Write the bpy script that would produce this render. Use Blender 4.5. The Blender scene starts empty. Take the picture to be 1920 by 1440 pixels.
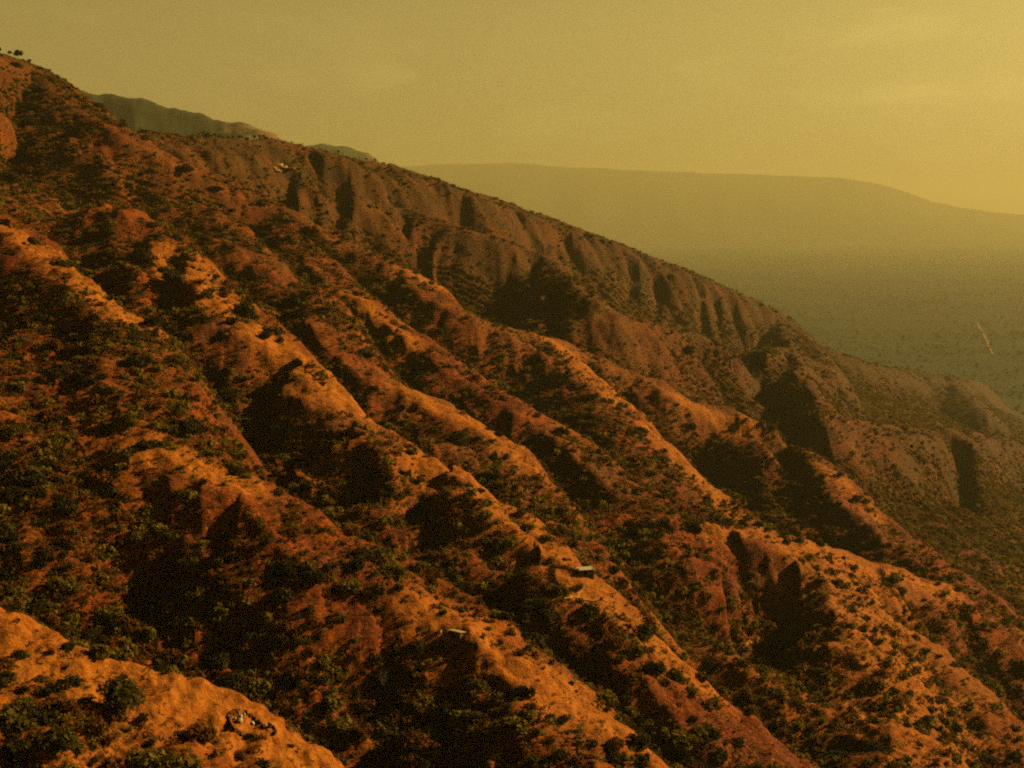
import bpy, math, random
import numpy as np
from mathutils import Vector

random.seed(7)
RNG = np.random.default_rng(11)
C = bpy.context.scene
COL = C.collection
R = math.radians

# ------------------------------------------------------------------ camera
F = 2637.0                 # focal length in pixels of the 1920 px wide photograph
VH = 400.0                 # row of the horizon
CZ = 420.0                 # height of the viewpoint above the plain
PITCH = math.atan((720.0 - VH) / F)
cam_d = bpy.data.cameras.new('camera')
cam = bpy.data.objects.new('camera', cam_d)
COL.objects.link(cam)
cam.location = (0, 0, CZ)
cam.rotation_euler = (math.pi / 2 - PITCH, 0, 0)
cam_d.sensor_width = 36.0
cam_d.lens = 36.0 * F / 1920.0
cam_d.clip_start = 1.0
cam_d.clip_end = 200000.0
C.camera = cam

# ------------------------------------------------------------------ light
SUN_EL, SUN_AZ = 25.0, 62.0        # azimuth measured from the view direction towards the right
SUN_DIR = Vector((math.cos(R(SUN_EL)) * math.sin(R(SUN_AZ)), math.cos(R(SUN_EL)) * math.cos(R(SUN_AZ)), math.sin(R(SUN_EL))))
sun_d = bpy.data.lights.new('sun', 'SUN')
sun_d.energy = 5.0
sun_d.angle = R(0.6)
sun_d.color = (1.0, 0.75, 0.39)
sun = bpy.data.objects.new('sun', sun_d)
COL.objects.link(sun)
sun.location = (300, 300, 900)
sun.rotation_euler = (-SUN_DIR).to_track_quat('-Z', 'Y').to_euler()

world = bpy.data.worlds.new('World')
C.world = world
world.use_nodes = True
wn, wl = world.node_tree.nodes, world.node_tree.links
wn.clear()
sky = wn.new('ShaderNodeTexSky')
sky.sky_type = 'NISHITA'
sky.sun_disc = False
sky.sun_elevation = R(SUN_EL)
sky.sun_rotation = R(SUN_AZ)       # 0 is +Y, turning towards +X
sky.altitude = 900
sky.air_density = 1.0
sky.dust_density = 6.0
sky.ozone_density = 1.0
bw = wn.new('ShaderNodeRGBToBW')
tint = wn.new('ShaderNodeMix'); tint.data_type = 'RGBA'; tint.blend_type = 'MULTIPLY'
tint.inputs[0].default_value = 1.0
tint.inputs[7].default_value = (1.0, 0.735, 0.205, 1)
# thin veils of high cloud in the dusty sky
tc = wn.new('ShaderNodeTexCoord')
mp = wn.new('ShaderNodeMapping'); mp.inputs['Scale'].default_value = (6, 6, 20)
mp.inputs['Rotation'].default_value = (0, 0.03, 0)
cl = wn.new('ShaderNodeTexNoise'); cl.inputs['Scale'].default_value = 1.6; cl.inputs['Detail'].default_value = 4
cl.inputs['Roughness'].default_value = 0.55
cr = wn.new('ShaderNodeMapRange')
cr.inputs['From Min'].default_value = 0.52; cr.inputs['From Max'].default_value = 0.74
cr.inputs['To Min'].default_value = 0.98; cr.inputs['To Max'].default_value = 1.17
mul = wn.new('ShaderNodeMath'); mul.operation = 'MULTIPLY'
bg = wn.new('ShaderNodeBackground'); bg.inputs['Strength'].default_value = 0.115
wo = wn.new('ShaderNodeOutputWorld')
wl.new(sky.outputs[0], bw.inputs[0])
pw = wn.new('ShaderNodeMath'); pw.operation = 'POWER'; pw.inputs[1].default_value = 0.82; wl.new(bw.outputs[0], pw.inputs[0])
wl.new(tc.outputs['Generated'], mp.inputs['Vector'])
wl.new(mp.outputs[0], cl.inputs['Vector'])
wl.new(cl.outputs['Fac'], cr.inputs['Value'])
wl.new(pw.outputs[0], mul.inputs[0]); wl.new(cr.outputs[0], mul.inputs[1])
sx = wn.new('ShaderNodeSeparateXYZ'); wl.new(tc.outputs['Generated'], sx.inputs[0])
dome = wn.new('ShaderNodeMapRange'); dome.interpolation_type = 'SMOOTHSTEP'     # the dust lies low: the dome above it is deeper
dome.inputs['From Min'].default_value = 0.12; dome.inputs['From Max'].default_value = 0.45
dome.inputs['To Min'].default_value = 1.0; dome.inputs['To Max'].default_value = 0.03
wl.new(sx.outputs['Z'], dome.inputs['Value'])
mul2 = wn.new('ShaderNodeMath'); mul2.operation = 'MULTIPLY'
wl.new(mul.outputs[0], mul2.inputs[0]); wl.new(dome.outputs[0], mul2.inputs[1])
wl.new(mul2.outputs[0], tint.inputs[6])
wl.new(tint.outputs[2], bg.inputs['Color'])
wl.new(bg.outputs[0], wo.inputs['Surface'])

C.view_settings.view_transform = 'Standard'
C.view_settings.look = 'None'
C.view_settings.exposure = 0.24
C.view_settings.gamma = 1.0
C.cycles.max_bounces = 3
C.cycles.diffuse_bounces = 0
C.cycles.glossy_bounces = 1
C.cycles.transparent_max_bounces = 4
C.cycles.volume_bounces = 0
C.cycles.filter_width = 2.1
C.cycles.adaptive_threshold = 0.025
C.cycles.adaptive_min_samples = 24
C.cycles.use_denoising = False        # the photograph is grainy; smoothing also eats the fine scrub

# ------------------------------------------------------------------ helpers
def tag(o, label=None, cat=None, group=None, kind=None):
    for k, v in (('label', label), ('category', cat), ('group', group), ('kind', kind)):
        if v: o[k] = v
    return o

def empty(name, loc, rz=0.0, sc=1.0):
    o = bpy.data.objects.new(name, None)
    COL.objects.link(o)
    o.location = loc; o.rotation_euler = (0, 0, rz); o.scale = (sc, sc, sc)
    o.empty_display_size = 0.5
    return o

def mesh_np(name, V, Fq, mat, smooth=True):
    """V (n,3) array, Fq (m,k) int array with k = 3 or 4."""
    me = bpy.data.meshes.new(name)
    V = np.ascontiguousarray(V, dtype=np.float32); Fq = np.ascontiguousarray(Fq, dtype=np.int32)
    n, (m, k) = len(V), Fq.shape
    me.vertices.add(n); me.vertices.foreach_set('co', V.ravel())
    me.loops.add(m * k); me.loops.foreach_set('vertex_index', Fq.ravel())
    me.polygons.add(m)
    me.polygons.foreach_set('loop_start', np.arange(0, m * k, k, dtype=np.int32))
    me.polygons.foreach_set('loop_total', np.full(m, k, dtype=np.int32))
    me.polygons.foreach_set('use_smooth', np.full(m, smooth))
    me.update(calc_edges=True)
    me.materials.append(mat)
    return me

def link(name, me, parent=None):
    o = bpy.data.objects.new(name, me)
    COL.objects.link(o)
    if parent: o.parent = parent
    return o

def grid_faces(nr, nc):
    i = np.arange(nr - 1)[:, None] * nc + np.arange(nc - 1)[None, :]
    return np.stack([i, i + 1, i + nc + 1, i + nc], -1).reshape(-1, 4)

def _hash(ix, iy, seed):
    h = (ix.astype(np.int64) * 374761393 + iy.astype(np.int64) * 668265263 + seed * 974711) & 0xFFFFFFFF
    h = ((h ^ (h >> 13)) * 1274126177) & 0xFFFFFFFF
    return (h ^ (h >> 16)) & 0xFFFF

def noise(x, y, seed=0):
    """gradient noise, about -1..1"""
    x0 = np.floor(x); y0 = np.floor(y); fx = x - x0; fy = y - y0
    x0 = x0.astype(np.int64); y0 = y0.astype(np.int64)
    u = fx * fx * fx * (fx * (fx * 6 - 15) + 10); w = fy * fy * fy * (fy * (fy * 6 - 15) + 10)
    def g(a, b, dx, dy):
        an = _hash(a, b, seed) * (2 * math.pi / 65536)
        return np.cos(an) * dx + np.sin(an) * dy
    n00 = g(x0, y0, fx, fy); n10 = g(x0 + 1, y0, fx - 1, fy)
    n01 = g(x0, y0 + 1, fx, fy - 1); n11 = g(x0 + 1, y0 + 1, fx - 1, fy - 1)
    return 1.5 * ((n00 * (1 - u) + n10 * u) * (1 - w) + (n01 * (1 - u) + n11 * u) * w)

def fbm(x, y, octaves, seed=0, rough=0.5):
    s = 0.0; a = 1.0
    for o in range(octaves):
        s = s + a * noise(x * 2 ** o, y * 2 ** o, seed + 17 * o); a *= rough
    return s

def sstep(a, b, x):
    t = np.clip((x - a) / (b - a), 0, 1)
    return t * t * (3 - 2 * t)

def ray(u, v):
    a = (u - 960.0) / F; b = (720.0 - v) / F
    return np.array([a, math.cos(PITCH) + b * math.sin(PITCH), -math.sin(PITCH) + b * math.cos(PITCH)])

# ------------------------------------------------------------------ materials
def mat_new(name):
    m = bpy.data.materials.new(name)
    m.use_nodes = True
    nt = m.node_tree
    b = nt.nodes['Principled BSDF']
    b.inputs['Roughness'].default_value = 0.95
    b.inputs['Specular IOR Level'].default_value = 0.1
    return m, nt.nodes, nt.links, b

def nz(n, l, vec, scale, detail=5, rough=0.6, dist=0.0):
    t = n.new('ShaderNodeTexNoise')
    t.inputs['Scale'].default_value = scale; t.inputs['Detail'].default_value = detail
    t.inputs['Roughness'].default_value = rough; t.inputs['Distortion'].default_value = dist
    l.new(vec, t.inputs['Vector'])
    return t.outputs['Fac']

def mrange(n, l, src, a, b, c=0.0, d=1.0):
    t = n.new('ShaderNodeMapRange'); t.clamp = True
    for k, v in (('From Min', a), ('From Max', b), ('To Min', c), ('To Max', d)): t.inputs[k].default_value = v
    l.new(src, t.inputs['Value'])
    return t.outputs[0]

def mixc(n, l, fac, a, b):
    t = n.new('ShaderNodeMix'); t.data_type = 'RGBA'
    if isinstance(fac, float): t.inputs[0].default_value = fac
    else: l.new(fac, t.inputs[0])
    for s, i in ((a, 6), (b, 7)):
        if isinstance(s, tuple): t.inputs[i].default_value = (*s, 1)
        else: l.new(s, t.inputs[i])
    return t.outputs[2]

def mapping(n, l, vec, scale, rot=(0, 0, 0)):
    t = n.new('ShaderNodeMapping'); t.inputs['Scale'].default_value = scale; t.inputs['Rotation'].default_value = rot
    l.new(vec, t.inputs['Vector'])
    return t.outputs[0]

def mathn(n, l, op, a, b):
    t = n.new('ShaderNodeMath'); t.operation = op
    for i, s in ((0, a), (1, b)):
        if isinstance(s, (int, float)): t.inputs[i].default_value = s
        else: l.new(s, t.inputs[i])
    return t.outputs[0]

SOIL_A, SOIL_B, SOIL_C = (0.46, 0.080, 0.0035), (0.22, 0.028, 0.0025), (0.56, 0.165, 0.009)
GRASS = (0.17, 0.105, 0.018)

def make_soil():
    m, n, l, b = mat_new('red_soil')
    geo = n.new('ShaderNodeNewGeometry'); P = geo.outputs['Position']
    big = nz(n, l, P, 0.010, 5, 0.6, 0.4)
    mid = nz(n, l, P, 0.055, 6, 0.65, 0.3)
    fine = nz(n, l, P, 0.42, 6, 0.7)
    strata = nz(n, l, mapping(n, l, P, (0.05, 0.05, 0.75)), 1.0, 5, 0.65, 0.2)
    straw = nz(n, l, P, 0.024, 4, 0.6, 0.5)
    c = mixc(n, l, mrange(n, l, mid, 0.42, 0.64), SOIL_B, SOIL_A)
    c = mixc(n, l, mathn(n, l, 'MULTIPLY', mrange(n, l, straw, 0.48, 0.66), 0.75), c, SOIL_C)
    c = mixc(n, l, mathn(n, l, 'MULTIPLY', mrange(n, l, big, 0.52, 0.68), 0.55), c, GRASS)
    c = mixc(n, l, mathn(n, l, 'MULTIPLY', mrange(n, l, strata, 0.56, 0.68), 0.6), c, SOIL_B)
    dark = mrange(n, l, fine, 0.34, 0.60)
    c = mixc(n, l, mathn(n, l, 'MULTIPLY', mathn(n, l, 'SUBTRACT', 1.0, dark), 0.55), c, (0.13, 0.052, 0.012))
    sep = n.new('ShaderNodeSeparateXYZ'); l.new(P, sep.inputs[0])
    far = mathn(n, l, 'ADD', sep.outputs['Y'], mathn(n, l, 'MULTIPLY', nz(n, l, P, 0.012, 4, 0.6), 500.0))
    cover = mathn(n, l, 'MULTIPLY', mrange(n, l, far, 880, 1250), mrange(n, l, nz(n, l, P, 0.035, 6, 0.7), 0.40, 0.58, 0.55, 0.95))
    c = mixc(n, l, cover, c, (0.064, 0.046, 0.008))
    c = mixc(n, l, mathn(n, l, 'MULTIPLY', mrange(n, l, far, 1650, 2300), 0.8), c, (0.050, 0.044, 0.009))
    spk = nz(n, l, mapping(n, l, P, (1.0, 1.0, 1.6)), 0.9, 4, 0.75, 0.4)
    area = mrange(n, l, nz(n, l, P, 0.045, 4, 0.65), 0.34, 0.56, 0.30, 1.0)
    c = mixc(n, l, mathn(n, l, 'MULTIPLY', mrange(n, l, spk, 0.46, 0.56), area), c, (0.085, 0.030, 0.005))
    c = mixc(n, l, mathn(n, l, 'MULTIPLY', mrange(n, l, spk, 0.44, 0.36), 0.45), c, (0.60, 0.205, 0.016))
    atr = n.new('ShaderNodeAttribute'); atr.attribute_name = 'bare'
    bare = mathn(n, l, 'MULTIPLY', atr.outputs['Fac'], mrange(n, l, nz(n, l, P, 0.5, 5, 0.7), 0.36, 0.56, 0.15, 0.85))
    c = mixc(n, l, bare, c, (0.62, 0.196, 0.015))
    l.new(c, b.inputs['Base Color'])
    bp = n.new('ShaderNodeBump'); bp.inputs['Strength'].default_value = 0.9; bp.inputs['Distance'].default_value = 1.6
    h = mathn(n, l, 'ADD', mathn(n, l, 'MULTIPLY', fine, 0.8), mathn(n, l, 'MULTIPLY', strata, 0.7))
    l.new(h, bp.inputs['Height'])
    l.new(bp.outputs[0], b.inputs['Normal'])
    return m

def make_leaf(name, a, bcol, tr=0.35):
    m, n, l, b = mat_new(name)
    oi = n.new('ShaderNodeObjectInfo')
    geo = n.new('ShaderNodeNewGeometry')
    f = nz(n, l, geo.outputs['Position'], 0.9, 3, 0.6)
    g = mathn(n, l, 'ADD', mathn(n, l, 'MULTIPLY', oi.outputs['Random'], 0.5), mathn(n, l, 'MULTIPLY', mrange(n, l, f, 0.3, 0.7), 0.5))
    l.new(mixc(n, l, g, a, bcol), b.inputs['Base Color'])
    b.inputs['Roughness'].default_value = 0.8
    t = n.new('ShaderNodeBsdfTranslucent'); x = n.new('ShaderNodeMixShader'); x.inputs[0].default_value = tr
    l.new(b.inputs['Base Color'].links[0].from_socket, t.inputs['Color'])
    l.new(b.outputs[0], x.inputs[1]); l.new(t.outputs[0], x.inputs[2])
    l.new(x.outputs[0], n['Material Output'].inputs['Surface'])
    return m

def make_plain(name, a, bcol, scale=0.6, rough=0.9, bump=0.0):
    m, n, l, b = mat_new(name)
    tcn = n.new('ShaderNodeTexCoord')
    f = nz(n, l, tcn.outputs['Object'], scale, 5, 0.65)
    l.new(mixc(n, l, mrange(n, l, f, 0.3, 0.7), a, bcol), b.inputs['Base Color'])
    b.inputs['Roughness'].default_value = rough
    if bump:
        bp = n.new('ShaderNodeBump'); bp.inputs['Strength'].default_value = 0.7; bp.inputs['Distance'].default_value = bump
        l.new(f, bp.inputs['Height']); l.new(bp.outputs[0], b.inputs['Normal'])
    return m

M_SOIL = make_soil()
M_DARK = make_leaf('dark_leaves', (0.034, 0.026, 0.004), (0.078, 0.054, 0.007))
M_OLIVE = make_leaf('olive_leaves', (0.18, 0.128, 0.011), (0.31, 0.205, 0.018))
M_GREEN = make_leaf('green_leaves', (0.070, 0.055, 0.005), (0.135, 0.098, 0.010))
M_RUST = make_leaf('dry_scrub', (0.13, 0.043, 0.006), (0.24, 0.090, 0.012))
M_BARK = make_plain('bark', (0.06, 0.035, 0.015), (0.11, 0.065, 0.028), 3.0)

# ------------------------------------------------------------------ hillside: base plane and traced crests
NRM = np.cross(ray(1330, VH), ray(0, -170)); NRM = NRM / NRM[2]          # plane of the hillside, upward
_bl = ray(0, 1440); HN = -NRM.dot(_bl * (180.0 / _bl[1]))                # its vertical distance below the viewpoint
def plane_z(x, y): return CZ - HN - NRM[0] * x - NRM[1] * y
def on_plane(u, v, A):
    d = ray(u, v); t = (HN - A) / -NRM.dot(d)
    return d[0] * t, d[1] * t

# (pixels of the crest as seen from the viewpoint, height over the plane, gentle shoulder width, near slope, far slope)
RIDGES = [
 # foreground spur, bottom left
 ([(-220,1120),(-60,1152),(0,1165),(60,1190),(130,1232),(230,1255),(330,1272),(400,1310),(480,1348),(540,1388),(620,1440),(720,1510)], 8, 22, .55, .75),
 # second spur
 ([(-120,330),(0,400),(50,425),(100,465),(200,560),(270,615),(330,685),(380,775),(430,850),(480,892),(560,932),(640,996),(740,1045),(830,1090),(900,1138),(980,1190),(1040,1250),(1110,1312),(1180,1380),(1270,1460)], [13,13,13,13,13,13,12,11,9,9,9,9,9,9,9,9,9,9,8,8], 16, .60, .9),
 # third spur, long lit crest with the hut
 ([(310,420),(370,470),(430,540),(480,600),(560,650),(620,705),(645,745),(700,795),(760,825),(800,855),(860,890),(930,942),(985,975),(1020,1002),(1070,1060),(1130,1092),(1200,1168),(1270,1232),(1320,1280),(1400,1342),(1500,1420),(1560,1470)], [13,14,14,14,14,13,12,10,10,12,13,14,14,14,13,13,13,12,11,10,9,8], 20, .6, .85),
 # fourth
 ([(420,400),(500,470),(560,520),(640,580),(700,688),(770,722),(850,760),(920,803),(965,835),(1010,888),(1060,940),(1110,1010),(1150,1068),(1190,1110)], 9, 14, .6, .8),
 # fifth
 ([(600,470),(680,545),(740,590),(800,625),(880,690),(950,738),(1000,765),(1060,800),(1110,830),(1175,872),(1230,930),(1300,990),(1340,1040)], 9, 16, .6, .8),
 # skyline of the near hill, running down into the sixth spur
 ([(-260,20),(-120,60),(0,103),(60,116),(100,142),(150,172),(200,212),(250,248),(300,285),(380,318),(460,350),(540,390),(620,430),(700,470),(780,512),(825,533),(870,582),(960,622),(1040,645),(1090,682),(1130,722),(1170,757),(1205,785),(1245,832),(1300,880),(1360,938),(1410,986),(1440,1030)], [30,28,26,24,24,23,22,21,19,17,16,15,15,15,15,15,14,14,13,13,13,13,13,13,13,13,13,12], 18, .6, .8),
 # the long far crest that closes the slope
 ([(225,241),(300,251),(400,255),(520,262),(600,280),(700,305),(760,315),(850,350),(900,362),(1000,397),(1100,432),(1200,472),(1300,510),(1400,555),(1480,592),(1530,640),(1560,700)], [3,8,17,26,32,37,40,42,43,43,43,42,40,36,30,22,12], 34, 1.0, .7),
 # cliff-edged spur in front of it
 ([(560,345),(640,365),(740,385),(840,420),(910,440),(990,465),(1060,490),(1105,545),(1150,585),(1220,600),(1275,612),(1330,640),(1395,664)], [16,19,23,27,30,32,32,30,27,26,26,25,22], 8, .72, .7),
 # big dark rock face
 ([(1375,668),(1440,660),(1488,650),(1512,690),(1528,735),(1546,788)], [22,26,30,28,24,14], 3, 1.35, .6),
 # low swell on the flank above the foreground spur
 ([(-80,600),(60,720),(140,800),(220,890),(290,980),(350,1060)], [1,1,0,-2,-5,-9], 20, .45, .5),
 # lit spur below the cliffs
 ([(980,620),(1060,640),(1130,675),(1200,690),(1270,740),(1340,762),(1430,800),(1490,846),(1540,872),(1590,908),(1640,962),(1720,1012),(1800,1075),(1860,1120)], 13, 16, .65, .8),
 # broad spur of the fenced yards
 ([(1410,992),(1460,1008),(1530,1022),(1600,1040),(1660,1062),(1720,1084),(1780,1104),(1815,1120)], 15, 26, .55, .8),
 ([(1500,1030),(1580,1080),(1640,1150),(1690,1240),(1730,1330),(1770,1440),(1790,1500)], [14,13,12,11,10,9,8], 14, .6, .5),
 # right edge
 ([(1760,1040),(1830,1092),(1870,1140),(1920,1185),(2000,1250),(2100,1320)], 12, 12, .7, .8),
 ([(1480,1260),(1600,1330),(1700,1400),(1800,1470)], 2, 12, .5, .6),
 ([(1700,1180),(1790,1230),(1870,1300),(1930,1370),(2000,1450)], 9, 10, .5, .6),
 # right middle hill
 ([(1540,770),(1640,800),(1750,804),(1840,812),(1920,825),(2050,850)], 16, 14, .8, .6),
 ([(1500,630),(1590,668),(1680,692),(1760,702),(1820,735),(1860,775)], 12, 14, .6, .5),
 ([(1780,705),(1870,722),(1930,745),(2000,790)], 11, 14, .6, .5),
]

def dist_polyline(X, Y, pts, vals):
    """nearest distance, side (+ = right of travel), value and arc length along the line"""
    best = np.full(X.shape, 1e9); side = np.zeros(X.shape); val = np.zeros(X.shape); arc = np.zeros(X.shape)
    s0 = 0.0
    for (p, q, a, b) in zip(pts[:-1], pts[1:], vals[:-1], vals[1:]):
        dx, dy = q[0] - p[0], q[1] - p[1]; L = math.hypot(dx, dy) + 1e-9
        t = np.clip(((X - p[0]) * dx + (Y - p[1]) * dy) / (L * L), 0, 1)
        ex = X - (p[0] + t * dx); ey = Y - (p[1] + t * dy)
        d = np.hypot(ex, ey)
        m = d < best
        best = np.where(m, d, best)
        side = np.where(m, np.sign(ex * dy - ey * dx), side)
        val = np.where(m, a + (b - a) * t, val)
        arc = np.where(m, s0 + t * L, arc)
        s0 += L
    return best, side, val, arc

NA_MID, NA_SIDE = 860, 90
az = np.concatenate([np.linspace(-36, -21, NA_SIDE, endpoint=False), np.linspace(-21, 21, NA_MID), np.linspace(21, 36, NA_SIDE + 1)[1:]])
az = np.radians(az)
NR = 1000
RR = np.exp(np.linspace(math.log(50), math.log(2900), NR))
Rg, Ag = np.meshgrid(RR, az, indexing='ij')
GX, GY = Rg * np.sin(Ag), Rg * np.cos(Ag)

def smax(a, b, k):
    h = np.clip(0.5 + 0.5 * (a - b) / k, 0, 1)
    return b + (a - b) * h + k * h * (1 - h)

warp_x = 7 * fbm(GX / 60, GY / 60, 3, 5); warp_y = 7 * fbm(GX / 60, GY / 60, 3, 9)
WX, WY = GX + warp_x, GY + warp_y
D = -18 + 3.0 * fbm(GX / 70, GY / 70, 3, 3)
near_crest = np.full(D.shape, 99.0)
for k, (px, A, w, sn, sf) in enumerate(RIDGES):
    Av = list(A) if isinstance(A, list) else [A] * len(px)
    pts = [on_plane(u, v, a) for (u, v), a in zip(px, Av)]
    # round off the traced corners
    P = np.array(pts); Va = np.array(Av, float)
    for _ in range(2):
        Q = np.empty((2 * len(P) - 2, 2)); W = np.empty(2 * len(P) - 2)
        Q[0::2] = .75 * P[:-1] + .25 * P[1:]; Q[1::2] = .25 * P[:-1] + .75 * P[1:]
        W[0::2] = .75 * Va[:-1] + .25 * Va[1:]; W[1::2] = .25 * Va[:-1] + .75 * Va[1:]
        Q[0], Q[-1], W[0], W[-1] = P[0], P[-1], Va[0], Va[-1]
        P, Va = Q, W
    reach = 190.0
    m = (GX > P[:, 0].min() - reach) & (GX < P[:, 0].max() + reach) & (GY > P[:, 1].min() - reach) & (GY < P[:, 1].max() + reach)
    idx = np.nonzero(m)
    if not len(idx[0]): continue
    x, y = WX[idx], WY[idx]
    d, side, val, arc = dist_polyline(x, y, P.tolist(), Va.tolist())
    # ribs and gullies running down the flank from the crest
    rib = 1 - np.abs(noise(arc / 27.0 + k * 7.3, d / 150.0 + k, 40 + k))
    rib2 = 1 - np.abs(noise(arc / 13.0 + k * 3.1, d / 70.0 + k, 70 + k))
    flank = sstep(4, 34, d)
    dr = np.sqrt(d * d + 9.0) - 3.0
    sh = 0.10 * np.minimum(dr, w) + 1.12 * sn * np.maximum(dr - w, 0)
    near = val - sh
    far = val - 1.25 * sf * dr
    h = np.where(side > 0, near, far)
    cliff = 5.0 if px[0] in ((225,241), (560,345)) else 1.0
    if cliff > 1: rib2 = 1 - np.abs(noise(arc / 21.0 + k * 3.1, d / 160.0 + k, 70 + k))
    h = h + (.55 if px[0] in ((-120,330), (-80,600), (-220,1120)) else 1.0) * flank * (5.5 * (rib - .75) + 4.0 * cliff * (rib2 - .75))
    cur = D[idx]
    near_crest[idx] = np.where(h > cur - 2, np.minimum(d, 99), near_crest[idx])
    D[idx] = smax(h, cur, 5.0)

# erosion relief at several scales
for _ in range(3):                                             # weather the sharpest creases
    D[1:-1, 1:-1] = .25 * D[1:-1, 1:-1] * 2 + .125 * (D[2:, 1:-1] + D[:-2, 1:-1] + D[1:-1, 2:] + D[1:-1, :-2])
rough_amp = 0.48 + 0.52 * sstep(6, 40, near_crest)
D += rough_amp * (2.0 * fbm(GX / 28, GY / 28, 3, 21) + 1.25 * fbm(GX / 9, GY / 9, 3, 31))
qx, qy = GX + 3 * noise(GX / 14, GY / 14, 71), GY + 3 * noise(GX / 14, GY / 14, 72)
D += rough_amp * 0.85 * (.45 - 1.6 * np.abs(noise(qx / 7.5, qy / 12, 73))) * (1 - sstep(600, 1100, Rg))
D += rough_amp * 1.4 * (1 - 2 * np.abs(noise(GX / 17, GY / 17, 55)))
ZG = plane_z(GX, GY) + D

def elev_grid(Z): return (Z - CZ) / Rg
def hit(u, v, Z):
    """first ground point met by the sight line through a pixel of the photograph"""
    d = ray(u, v); a = math.atan2(d[0], d[1]); sl = d[2] / math.hypot(d[0], d[1])
    j = int(np.clip(np.searchsorted(az, a), 1, len(az) - 1))
    if abs(az[j - 1] - a) < abs(az[j] - a): j -= 1
    e = (Z[:, j] - CZ) / RR
    i = np.nonzero(e >= sl)[0]
    if not len(i): return None
    i = int(i[0])
    if i == 0: t = 0.0; i = 1
    else: t = (sl - e[i - 1]) / (e[i] - e[i - 1] + 1e-12)
    r = RR[i - 1] + (RR[i] - RR[i - 1]) * t
    return r * math.sin(a), r * math.cos(a)

def ground(x, y):
    r = math.hypot(x, y); a = math.atan2(x, y)
    fi = np.clip(math.log(r / RR[0]) / math.log(RR[-1] / RR[0]) * (NR - 1), 0, NR - 1.001)
    j = int(np.clip(np.searchsorted(az, a) - 1, 0, len(az) - 2)); tj = float(np.clip((a - az[j]) / (az[j + 1] - az[j]), 0, 1))
    i = int(fi); ti = fi - i
    return float((ZG[i, j] * (1 - tj) + ZG[i, j + 1] * tj) * (1 - ti) + (ZG[i + 1, j] * (1 - tj) + ZG[i + 1, j + 1] * tj) * ti)

# steep west-facing rock walls: (pixels from top to foot, height, half-width of the wall, length of the back slope)
WALLS = [
 ([(1436,662),(1448,720),(1452,770)], 16, 7, 34),
 ([(1300,640),(1328,660),(1335,700)], 8.7, 6.0, 30),
 ([(1200,585),(1216,650)], 14.0, 5.0, 25),
 ([(968,490),(972,565)], 3.6, 3.0, 14), ([(1012,492),(1010,590)], 3.6, 3.0, 14), ([(1066,528),(1056,612)], 5.0, 4.2, 16), ([(1108,540),(1092,640)], 5.8, 4.2, 18),
 ([(1196,510),(1198,562)], 9.0, 4.0, 14), ([(1246,530),(1243,592)], 9.0, 4.0, 12), ([(1281,540),(1282,622)], 13.0, 5.0, 14), ([(1322,550),(1332,628)], 11.0, 4.0, 12), ([(1352,572),(1358,638)], 9.0, 4.0, 10), ([(1384,582),(1402,642)], 11.0, 5.0, 12), 
 ([(884,385),(906,432)], 11.2, 8.0, 26), ([(1074,445),(1100,485),(1112,535)], 12.8, 9.0, 26), 
 ([(562,330),(556,378)], 13.0, 6.0, 18), ([(656,362),(660,428)], 9.0, 5.0, 16), ([(690,340),(705,378)], 6.0, 4.0, 14), ([(600,380),(604,420)], 6.0, 4.0, 12),
 ([(1400,800),(1480,830),(1510,890),(1535,960),(1550,1000)], 10.2, 7.0, 34),
 ([(1822,840),(1830,900),(1840,970)], 26.0, 6.0, 30), ([(1735,705),(1765,740),(1790,775)], 5.6, 8.0, 40), ([(1890,725),(1915,765)], 5.0, 8.0, 30),
 ([(845,888),(838,925),(828,962)], 4.3, 4.0, 22), ([(585,515),(580,570),(572,640)], 4.3, 5.0, 20), ([(350,470),(344,530),(345,570)], 4.3, 4.0, 18),
 ([(170,600),(163,660)], 2.5, 3.0, 12), ([(330,1060),(315,1130)], 3.7, 4.0, 14), ([(300,440),(290,480)], 3.1, 4.0, 14), ([(170,360),(150,430)], 1.7, 5.0, 20), ([(60,280),(45,370)], 2.1, 5.0, 18),
 ([(1500,1090),(1510,1170),(1500,1290)], 5.6, 6.0, 24), ([(560,690),(545,790),(520,870)], 5.6, 6.0, 28), ([(430,700),(420,760)], 3.1, 4.0, 18),
  ([(720,880),(700,950)], 3.1, 4.0, 16), ([(1000,1050),(985,1150)], 3.7, 5.0, 20), ([(1130,1170),(1140,1260)], 2.5, 4.0, 18), ([(1390,1010),(1420,1080)], 3.7, 4.0, 18),
]
Z0 = ZG.copy()
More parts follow.
